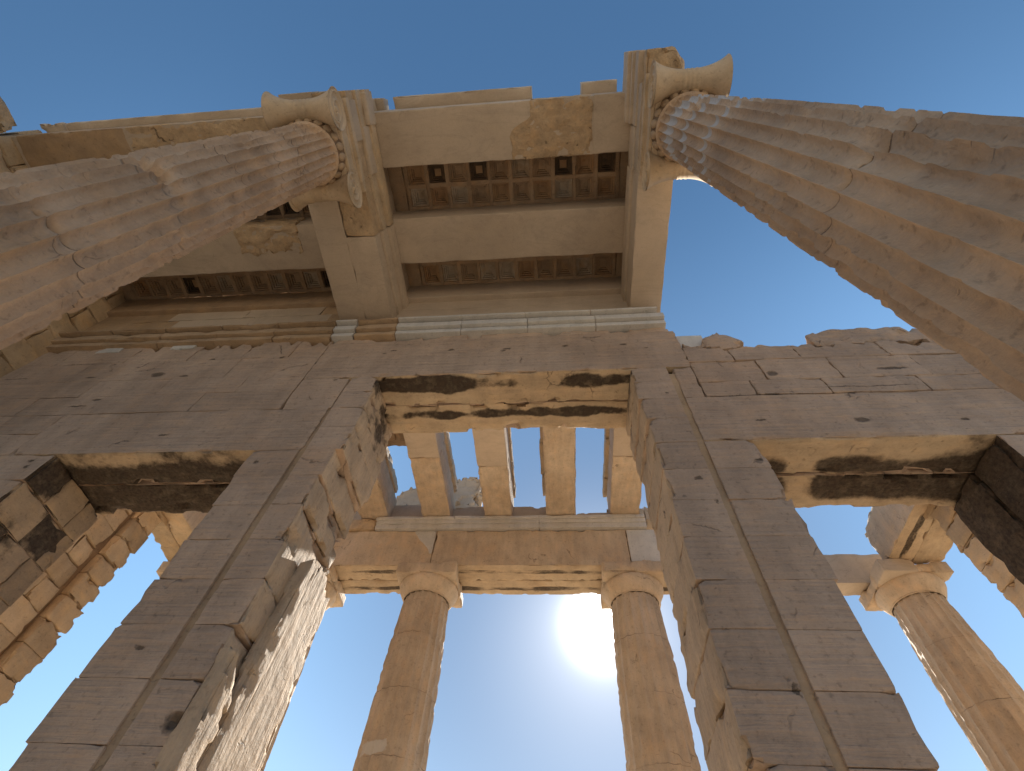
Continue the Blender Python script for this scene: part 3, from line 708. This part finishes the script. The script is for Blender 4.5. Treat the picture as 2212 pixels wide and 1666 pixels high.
stone(mb, (1.54, 1.55, ZA+.55), (1.7, 4.4, 10.343), seg=.16, chip=.012, rough=.002, w=.02); mb.build('inner_beam', [M_new], ar)
mb = MB()
def brokenend(P):
    P = P.copy(); s = sstep(.55, .0, P[:, 1])*sstep(1.8, 2.3, P[:, 0]); P[:, 2] += s*np.clip(.25+fbm(P*1.5+3, 3)*.5, 0, 1)*.55; P[:, 1] += sstep(2.05, 2.3, P[:, 0])*sstep(.5, .0, P[:, 1])*.2; return P
stone(mb, (1.62, -.24, ZA+.006), (2.26, .49, 10.36), seg=.06, chip=.05, rough=.03, warp=brokenend); mb.build('old_block', [M_old], ar)
mb = MB(); 
stone(mb, (1.545, -.24, ZA+.30), (1.75, .84, ZA+.62), seg=.15, chip=.008, rough=.002); stone(mb, (1.50, -.25, ZA+.622), (1.75, .83, ZA+.76), seg=.15, chip=.008, rough=.002); stone(mb, (1.44, -.26, ZA+.762), (1.75, .82, 10.66), seg=.15, chip=.012, rough=.002)
stone(mb, (1.575, .2, ZA+.004), (1.75, 1.55, ZA+.40), seg=.15, chip=.012, rough=.002); stone(mb, (1.55, .85, ZA+.402), (1.75, 1.56, 10.33), seg=.15, chip=.02, rough=.004)
mb.build('fascia', [M_new], ar)
mb = MB(); stone(mb, (1.66, .15, 10.345), (2.15, 4.4, 11.12), seg=.2, chip=.02, rough=.004); mb.build('frieze', [M_new], ar)

# ------------------------------------------------------------------ ceiling beams
ZU = 10.36
def beam(label, x0, x1, y0, y1, patches=(), top=True, m=M_new):
    t = thing('ceiling_beam', ((x0+x1)/2, (y0+y1)/2, ZU), label, 'beam', 'cross beams of the hall ceiling')
    mb = MB(); stone(mb, (x0, y0, ZU), (x1, y1, 11.11), seg=.16, chip=.010, rough=.002, w=.016); mb.build('shaft', [m], t)
    for (pm, lo, hi, ch, ro, nm, wf) in patches:
        q = MB(); stone(q, lo, hi, seg=.045, chip=ch, rough=ro, w=.02, streak=(1.5, 3, 3), warp=wf); q.build(nm, [pm], t)
    return t
def lump(P):   # a ragged outline for the old piece let into the beam
    P = P.copy(); s = sstep(.3, -.5, P[:, 0]-(-.4)); P[:, 0] += s*(.55*sstep(.85, .55, P[:, 1]) + .12*fbm(P*4, 2)); return P
beam('ceiling beam over the middle passage with a rough orange piece let in', -3.62, 1.85, .36, 1.32,
     [(M_old, (-.62, .352, ZU-.012), (.88, 1.328, ZU+.5), .03, .018, 'old_piece', lump), (M_new, (.90, .345, ZU-.02), (1.60, 1.30, ZU+.5), .008, .002, 'end_block', None)])
beam('plain pale beam over the middle passage between the two coffered ceilings', -3.62, 1.85, 2.30, 3.24)
beam('pale beam against the wall over the middle passage, above the moulding', -3.3, 1.65, 4.02, 5.1)
def lump2(P):
    P = P.copy(); s = sstep(2.75, 2.95, P[:, 1]); P[:, 1] += s*.18*fbm(np.stack([P[:, 0]*3, P[:, 0]*0, P[:, 2]], 1), 3); return P
beam('ochre ceiling beam on the open edge of the left bay, behind the left shaft', -10.48, -4.15, .30, 1.32,
     [(M_old_band, (-10.4, .29, ZU-.010), (-8.12, 1.326, ZU+.5), .012, .006, 'old_piece', None), (M_old, (-8.10, .295, ZU-.006), (-4.6, 1.325, ZU+.5), .02, .012, 'old_piece', None)])
beam('pale ceiling beam of the left bay, with a torn orange piece at its near edge', -10.48, -4.15, 2.30, 3.24,
     [(M_old, (-6.65, 2.26, ZU-.012), (-5.25, 2.85, ZU+.5), .05, .03, 'old_piece', lump2)])
beam('dark beam against the wall in the left bay, above patched courses', -10.48, -4.15, 4.04, 5.1, m=M_old_band)
# coping slabs on the open edge of the ceiling
for (x0, x1, lab) in ((-9.95, -4.75, 'long low slab lying along the open ceiling edge, left of the left capital'), (-2.95, -.22, 'long flat slab on the ceiling edge right of the left capital'),
                      (.72, 1.40, 'short slab on the open ceiling edge next to the right capital'), (-3.55, -3.15, 'stub of slab at the ceiling edge directly beside the left capital')):
    mb = MB(); stone(mb, (x0, .15, 11.125), (x1, 1.2, 11.46), seg=.12, chip=.02, rough=.004); tag(mb.build('coping_slab', M_new, base=((x0+x1)/2, .7, 11.125)), lab, 'slab', 'slabs along the open ceiling edge')
for (y0, y1, x0, x1) in ((.34, .9, -10.45, -4.2), (.34, .9, -3.5, 1.75)): pass

# ------------------------------------------------------------------ coffered ceiling
ZC = 11.10
def coffers(label, x0, x1, y0, y1, nx, ny, dark, pale, xa, xb):
    """xa, xb: how far the plain border runs beyond the coffers"""
    t = thing('coffered_ceiling', ((x0+x1)/2, (y0+y1)/2, ZC), label, 'ceiling', 'coffered ceilings between the beams')
    cwx, cwy = (x1-x0)/nx, (y1-y0)/ny; rib = .046
    mb = MB()                                             # ribs
    for i in range(nx+1):
        x = x0+i*cwx; j = rs.uniform(-.006, .006)
        stone(mb, (x-rib, y0-.2, ZC+j), (x+rib, y1+.2, ZC+.34), seg=.2, chip=.012, rough=.003, w=.014)
    for k in range(ny+1):
        y = y0+k*cwy
        stone(mb, (x0-.04, y-rib, ZC+.004), (x1+.04, y+rib, ZC+.338), seg=.2, chip=.010, rough=.003, w=.014)
    mb.build('rib', [M_coffer], t)
    mb = MB(); stone(mb, (xa, y0-.3, ZC+.012), (x0-rib-.004, y1+.3, ZC+.34), seg=.2, chip=.012, rough=.004); mb.build('border', [M_coffer], t); mb = MB(); stone(mb, (x1+rib+.004, y0-.3, ZC+.012), (xb, y1+.3, ZC+.34), seg=.2, chip=.012, rough=.004)  # border stones added to stop light leaking past the end ribs
    mb.build('border', [M_coffer], t)
    mb = MB(); stone(mb, (xa-.1, y0-.5, ZC+.345), (xb+.1, y1+.5, ZC+.5), seg=1, chip=0, rough=0); mb.build('cover_slab', [M_coffer], t)  # oversized so that no light leaks in from above
    for i in range(nx):
        for k in range(ny):
            a, b, c, d = x0+i*cwx+rib, x0+(i+1)*cwx-rib, y0+k*cwy+rib, y0+(k+1)*cwy-rib
            mb = MB()
            for s_, (ins, dz) in enumerate(((.036, .05), (.072, .10), (.104, .15))):
                zt = ZC+dz; prev = (0, .036, .072)[s_]
                for lo, hi in (((a+prev-.012, c+prev-.012), (a+ins, d-prev+.012)), ((b-ins, c+prev-.012), (b-prev+.012, d-prev+.012)), ((a+ins, c+prev-.012), (b-ins, c+ins)), ((a+ins, d-ins), (b-ins, d-prev+.012))):
                    stone(mb, (lo[0], lo[1], zt), (hi[0], hi[1], ZC+.33-.004*s_), seg=.3, chip=.006, rough=.002)
            stone(mb, (a+.10, c+.10, ZC+.19), (b-.10, d-.10, ZC+.343), seg=.3, chip=.004, rough=.001, m=(1 if (i, k) in dark and i % 2 == 1 and i < 8 else 0))
            mat = M_coffer_dark if (i, k) in dark else (M_coffer_pale if (i, k) in pale else (M_coffer_rust if (i*7+k*3) % 5 < 2 else M_coffer))
            mb.build('coffer', [mat, M_coffer_rust], t)
coffers('two rows of square coffers over the middle passage, some black with soot', -2.95, 1.47, 1.36, 2.27, 10, 2, {(1, 0), (3, 0), (7, 0), (9, 0)}, {(0, 1), (5, 0), (2, 1), (7, 1)}, -3.6, 1.95)
coffers('single row of brown and grey coffers over the middle passage close to the wall', -2.95, 1.47, 3.50, 4.0, 10, 1, set(), {(4, 0), (8, 0), (1, 0), (3, 0)}, -3.6, 1.95)
coffers('broken dark coffers of the left bay, partly hidden by the left shaft', -10.2, -4.55, 1.36, 2.27, 13, 2, {(9, 0), (9, 1), (10, 1), (11, 0), (10, 0), (8, 1), (12, 1)}, {(3, 1)}, -10.6, -4.1)  # dark set: a cavity's shade put into coffer colour, besides black stain
coffers('row of stained coffers of the left bay, deep in shade by the wall', -10.2, -4.55, 3.50, 4.0, 13, 1, {(11, 0), (3, 0)}, {(5, 0), (8, 0), (10, 0)}, -10.6, -4.1)

# ------------------------------------------------------------------ doric porch beyond the wall
def doric_proto(seed, label):
    t = thing('doric_column', (0, 0, -.2), label, 'column', 'doric columns of the far porch')
    R = lambda z: np.interp(z, [-.3, 2, 4.3, 6.6, 8.05], [.78, .765, .73, .685, .605])
    mb = MB(); shaft(mb, 0, 0, -.2, 8.05, R, 20, .046, 'doric', seed, [(6.9, .02, .02), (5.6, .02, .02), (4.62, .03, .03), (3.0, .02, .02)], nsub=6, dz=.08, wear=.03, gouges=((-1.9, 4.75, .35, .15, .03),))
    mb.build('shaft', [M_doric], t)
    mb = MB(); revolve(mb, (0, 0, 0), [(.605, 8.04), (.625, 8.06), (.615, 8.075), (.64, 8.09), (.72, 8.22), (.785, 8.34), (.80, 8.40), (.79, 8.45), (.7, 8.47)], nth=80,
                       rfun=lambda T, r, h: r - .03*sstep(.3, .8, fbm(np.stack([np.cos(T)*2+seed, np.sin(T)*2, h*2], 1), 3)))
    mb.build('echinus', [M_doric], t)
    mb = MB(); stone(mb, (-.82, -.80, 8.45), (.82, .80, 8.795), seg=.07, chip=.045, rough=.006, freq=1.5); mb.build('abacus', [M_doric], t)
    for ch in t.children: 
        for v in ch.data.vertices: v.co.z += 0
    return t
CYD = 11.77
proto = doric_proto(1.3, 'weathered doric column standing left of the sun in the middle doorway')
def place(o, x, rz, label=None):
    o.location = (x, CYD, -.2); o.rotation_euler = (0, 0, rz)
    if label: o['label'] = label
def copy_thing(o):
    c = o.copy(); COL.objects.link(c)
    for ch in list(o.children):
        d = ch.copy(); COL.objects.link(d); d.parent = c
    return c
spots = [(1.95, math.pi/2, 'doric column in the middle doorway with the sun at its left edge'),
         (8.87, math.pi, 'corner doric column in the right doorway with a white repaired capital corner'),
         (-6.98, math.pi, 'doric column mostly behind the left pier, only the corner of its top slab showing'),
         (-10.35, math.pi*1.5, 'doric column in the left doorway showing only a bit of its top slab'),
         (5.45, math.pi/2, 'doric column hidden behind the right pier')]
cols = [copy_thing(proto) for _ in spots]
place(proto, -3.53, 0)
for o, (x, rz, lab) in zip(cols, spots): place(o, x, rz, lab)
pm = MB(); stone(pm, (-.86, -.86, 8.44), (-.05, -.3, 8.80), seg=.08, chip=.012, rough=.002)
pt = pm.build('repair_patch', [M_new], None); pt.parent = cols[1]; pt.location = (0, 0, .0)
pt.rotation_euler = (0, 0, -math.pi)
for ch in pt.data.vertices: ch.co.z += 0.2
for o in (proto,):
    for ch in o.children: pass

# entablature across the porch
en = thing('entablature', (-2, CYD, 8.8), 'long smoked stone beam resting on the far doric columns', 'beam')
def entab(x0, x1, cuts, mats_):
    mb = MB()
    xs = [x0]+list(cuts)+[x1]
    for i, (a, b) in enumerate(zip(xs[:-1], xs[1:])):
        stone(mb, (a+.006, 11.15, 8.80), (b-.006, 11.79, 10.02), seg=.09, chip=.03, rough=.010, streak=(1, 1, 4), soffit=1)
        stone(mb, (a+.006, 11.795, 8.805), (b-.006, 12.42, 10.02), seg=.09, chip=.04, rough=.010, soffit=1)
    return mb.build('architrave', [M_doric, M_arch_soffit], en)
entab(-10.9, 5.45, (-7.0, -3.50, 1.95), None)
mb = MB(); stone(mb, (1.97, 11.142, 8.92), (2.75, 11.4, 10.015), seg=.1, chip=.012, rough=.003); mb.build('repair_patch', [M_white], en)
mb = MB(); 
def tri(P):
    P = P.copy(); q = sstep(9.2, 10.0, P[:, 2]); P[:, 0] = -3.52 + (P[:, 0]+3.52)*(.12+.88*q); return P
stone(mb, (-4.15, 11.143, 9.2), (-3.52, 11.4, 10.015), seg=.08, chip=.01, rough=.002, warp=tri); mb.build('repair_patch', [M_white], en)
mb = MB()
for a, b in ((-5.38, -3.0), (-2.995, -.5), (-.495, 2.56)):
    stone(mb, (a, 11.05, 10.03), (b, 11.8, 10.20), seg=.2, chip=.01, rough=.002); stone(mb, (a, 11.02, 10.203), (b, 11.8, 10.33), seg=.2, chip=.01, rough=.002); stone(mb, (a-.03, 10.98, 10.333), (b-.03, 11.8, 10.44), seg=.2, chip=.01, rough=.002)
stone(mb, (-10.6, 11.06, 10.03), (-5.40, 11.8, 10.42), seg=.08, chip=.07, rough=.02, m=1)
mb.build('crown_moulding', [M_white, M_old], en)
mb = MB()
for a, b, h in ((-10.5, -5.4, 11.0), (-5.39, -4.0, 11.12), (-3.99, -2.1, 11.02), (-2.09, .6, 11.0), (.61, 1.5, 10.72), (1.51, 2.6, 10.9), (2.62, 3.2, 10.95)):
    stone(mb, (a, 11.2, 10.445), (b, 12.4, h), seg=.08, chip=.05, rough=.01)
for a, b, h in ((-4.9, -4.1, 11.2), (-2.0, -.4, 11.12), (1.25, 1.6, 10.95)):
    stone(mb, (a, 11.6, h-.15), (b, 12.4, h+.1), seg=.06, chip=.06, rough=.02)
mb.build('backing_course', [M_new], en)
mb = MB(); stone(mb, (5.46, 11.88, 8.805), (9.4, 12.42, 9.74), seg=.16, chip=.012, rough=.003); mb.build('restored_slab', [M_new], en)

def ret(x0, x1, y0, y1, z0, z1, lab, ms, split, ragged=0):
    t = thing('return_beam', ((x0+x1)/2, (y0+y1)/2, z0), lab, 'beam')
    mb = MB()
    def wr(P):
        P = P.copy(); s = sstep(z1-.9, z1, P[:, 2])*(P[:, 0] < x0+.3); P[:, 2] -= s*ragged*np.clip(.1+fracture(P*1.6+3)[0]*.6, 0, .8); return P
    xm = x0+split
    stone(mb, (x0, y0, z0), (xm-.006, y1, z1), seg=.08, chip=.04, rough=.012, streak=(4, 1, 4), soffit=1, warp=wr if ragged else None); stone(mb, (xm+.006, y0, z0+.008), (x1, y1, z1-.2), seg=.08, chip=.05, rough=.012, soffit=1)
    mb.build('architrave', [M_doric, ms], t); return t
ret(8.30, 9.66, 8.3, 11.16, 8.81, 9.95, 'short stone beam with black soot stains above the right doorway capital', M_arch_soffit_s, .62, .35)
ret(-11.05, -9.8, 8.3, 11.14, 8.82, 9.95, 'pale ochre beam resting on the block wall in the left doorway', M_block, .62)

# porch ceiling beams, open to the sky
def pbeam(x0, x1, label, yjoint, m_near, m_far, ledge, ys=5.0):
    t = thing('porch_beam', ((x0+x1)/2, 8, 10.46), label, 'beam', 'open ceiling beams of the far porch')
    mb = MB(); stone(mb, (x0, ys, 10.462), (x1, yjoint-.003, 11.36), seg=.12, chip=.012, rough=.003); mb.build('restored_end', [m_near], t)
    mb = MB(); 
    stone(mb, (x0+.006, yjoint+.003, 10.465), (x1-.004, 11.3, 11.35), seg=.08, chip=.035, rough=.012, streak=(4, 1, 4)); mb.build('old_end', [m_far], t)
    mb = MB()
    for s in ledge:
        a, b = (x0-.10, x0+.25) if s < 0 else (x1-.25, x1+.055)
        yy = ys
        while yy < 10.9:
            ln = rs.uniform(.9, 1.8); e = rs.uniform(-.05, .03)*s
            stone(mb, (a+min(e, 0), yy, 11.355), (b+max(e, 0), min(yy+ln-.01, 11.2), 11.65), seg=.08, chip=.04, rough=.012); yy += ln
    mb.build('ledge', [M_doric], t)
    return t
M_pb = stone_mat('weathered_porch_beam', (.58, .465, .34), (.50, .385, .27), (.53, .375, .225), blotch=1.1, detail=5, streak=(5, .8, 5), streak_amt=.8, patina=.5, bump=.6, crack=.6)
pbeam(-6.0, -5.07, 'leftmost open beam of the far porch, mostly behind the broken jamb', 9.3, M_new, M_pb, (1,))
pbeam(-4.03, -3.16, 'open porch beam with a slanting joint, just left of the grey gable block', 8.75, M_new, M_pb, (1,))
pbeam(-2.15, -1.30, 'half pale porch beam directly left of the wholly weathered one', 9.1, M_new, M_pb, (1,))
pbeam(-.30, .57, 'wholly weathered pitted orange porch beam, ragged on both sides', 7.5, M_pb, M_pb, (-1, 1))
pbeam(1.56, 2.42, 'rightmost open porch beam, beside the right jamb, pale near half', 8.82, M_new, M_pb, (-1,))
mb = MB(); stone(mb, (-5.05, 5.2, 11.38), (-4.05, 9.05, 11.7), seg=.1, chip=.05, rough=.02)
for k in range(4): stone(mb, (-5.0+.48*(k % 2), 7.9+.5*(k//2), 11.30), (-4.62+.48*(k % 2), 8.3+.5*(k//2), 11.5), seg=.1, chip=.02, rough=.005)
tag(mb.build('ceiling_slab', M_coffer, base=(-4.5, 7, 11.4)), 'remnant of brown ceiling slab bridging the two leftmost porch beams', 'slab')
# ruined gable blocks beyond
def ruin(lo, hi, seed, ch=.16):
    def wf_(P):
        return P + np.stack([fracture(P*1.7+seed)[0]*.10, fracture(P*1.7+seed+5)[0]*.08, fracture(P*1.5+seed+9)[0]*.16*(P[:, 2] > hi[2]-.7)], 1)
    mb = MB(); stone(mb, lo, hi, seg=.06, chip=ch, rough=.03, freq=1.8, chipbias=.15, warp=wf_); return mb
tag(ruin((-5.75, 12.6, 11.0), (-4.6, 13.3, 13.45), 1).build('gable_block', M_new, base=(-5.2, 12.9, 11)), 'lower flat grey block of the ruined gable beyond the porch beams', 'block', 'ruined gable blocks')
tag(ruin((-4.55, 12.55, 11.0), (-2.75, 13.4, 13.95), 2, .25).build('gable_block', M_new, base=(-3.7, 12.9, 11)), 'tall grey rugged block of the ruined gable beyond the porch beams', 'block', 'ruined gable blocks')
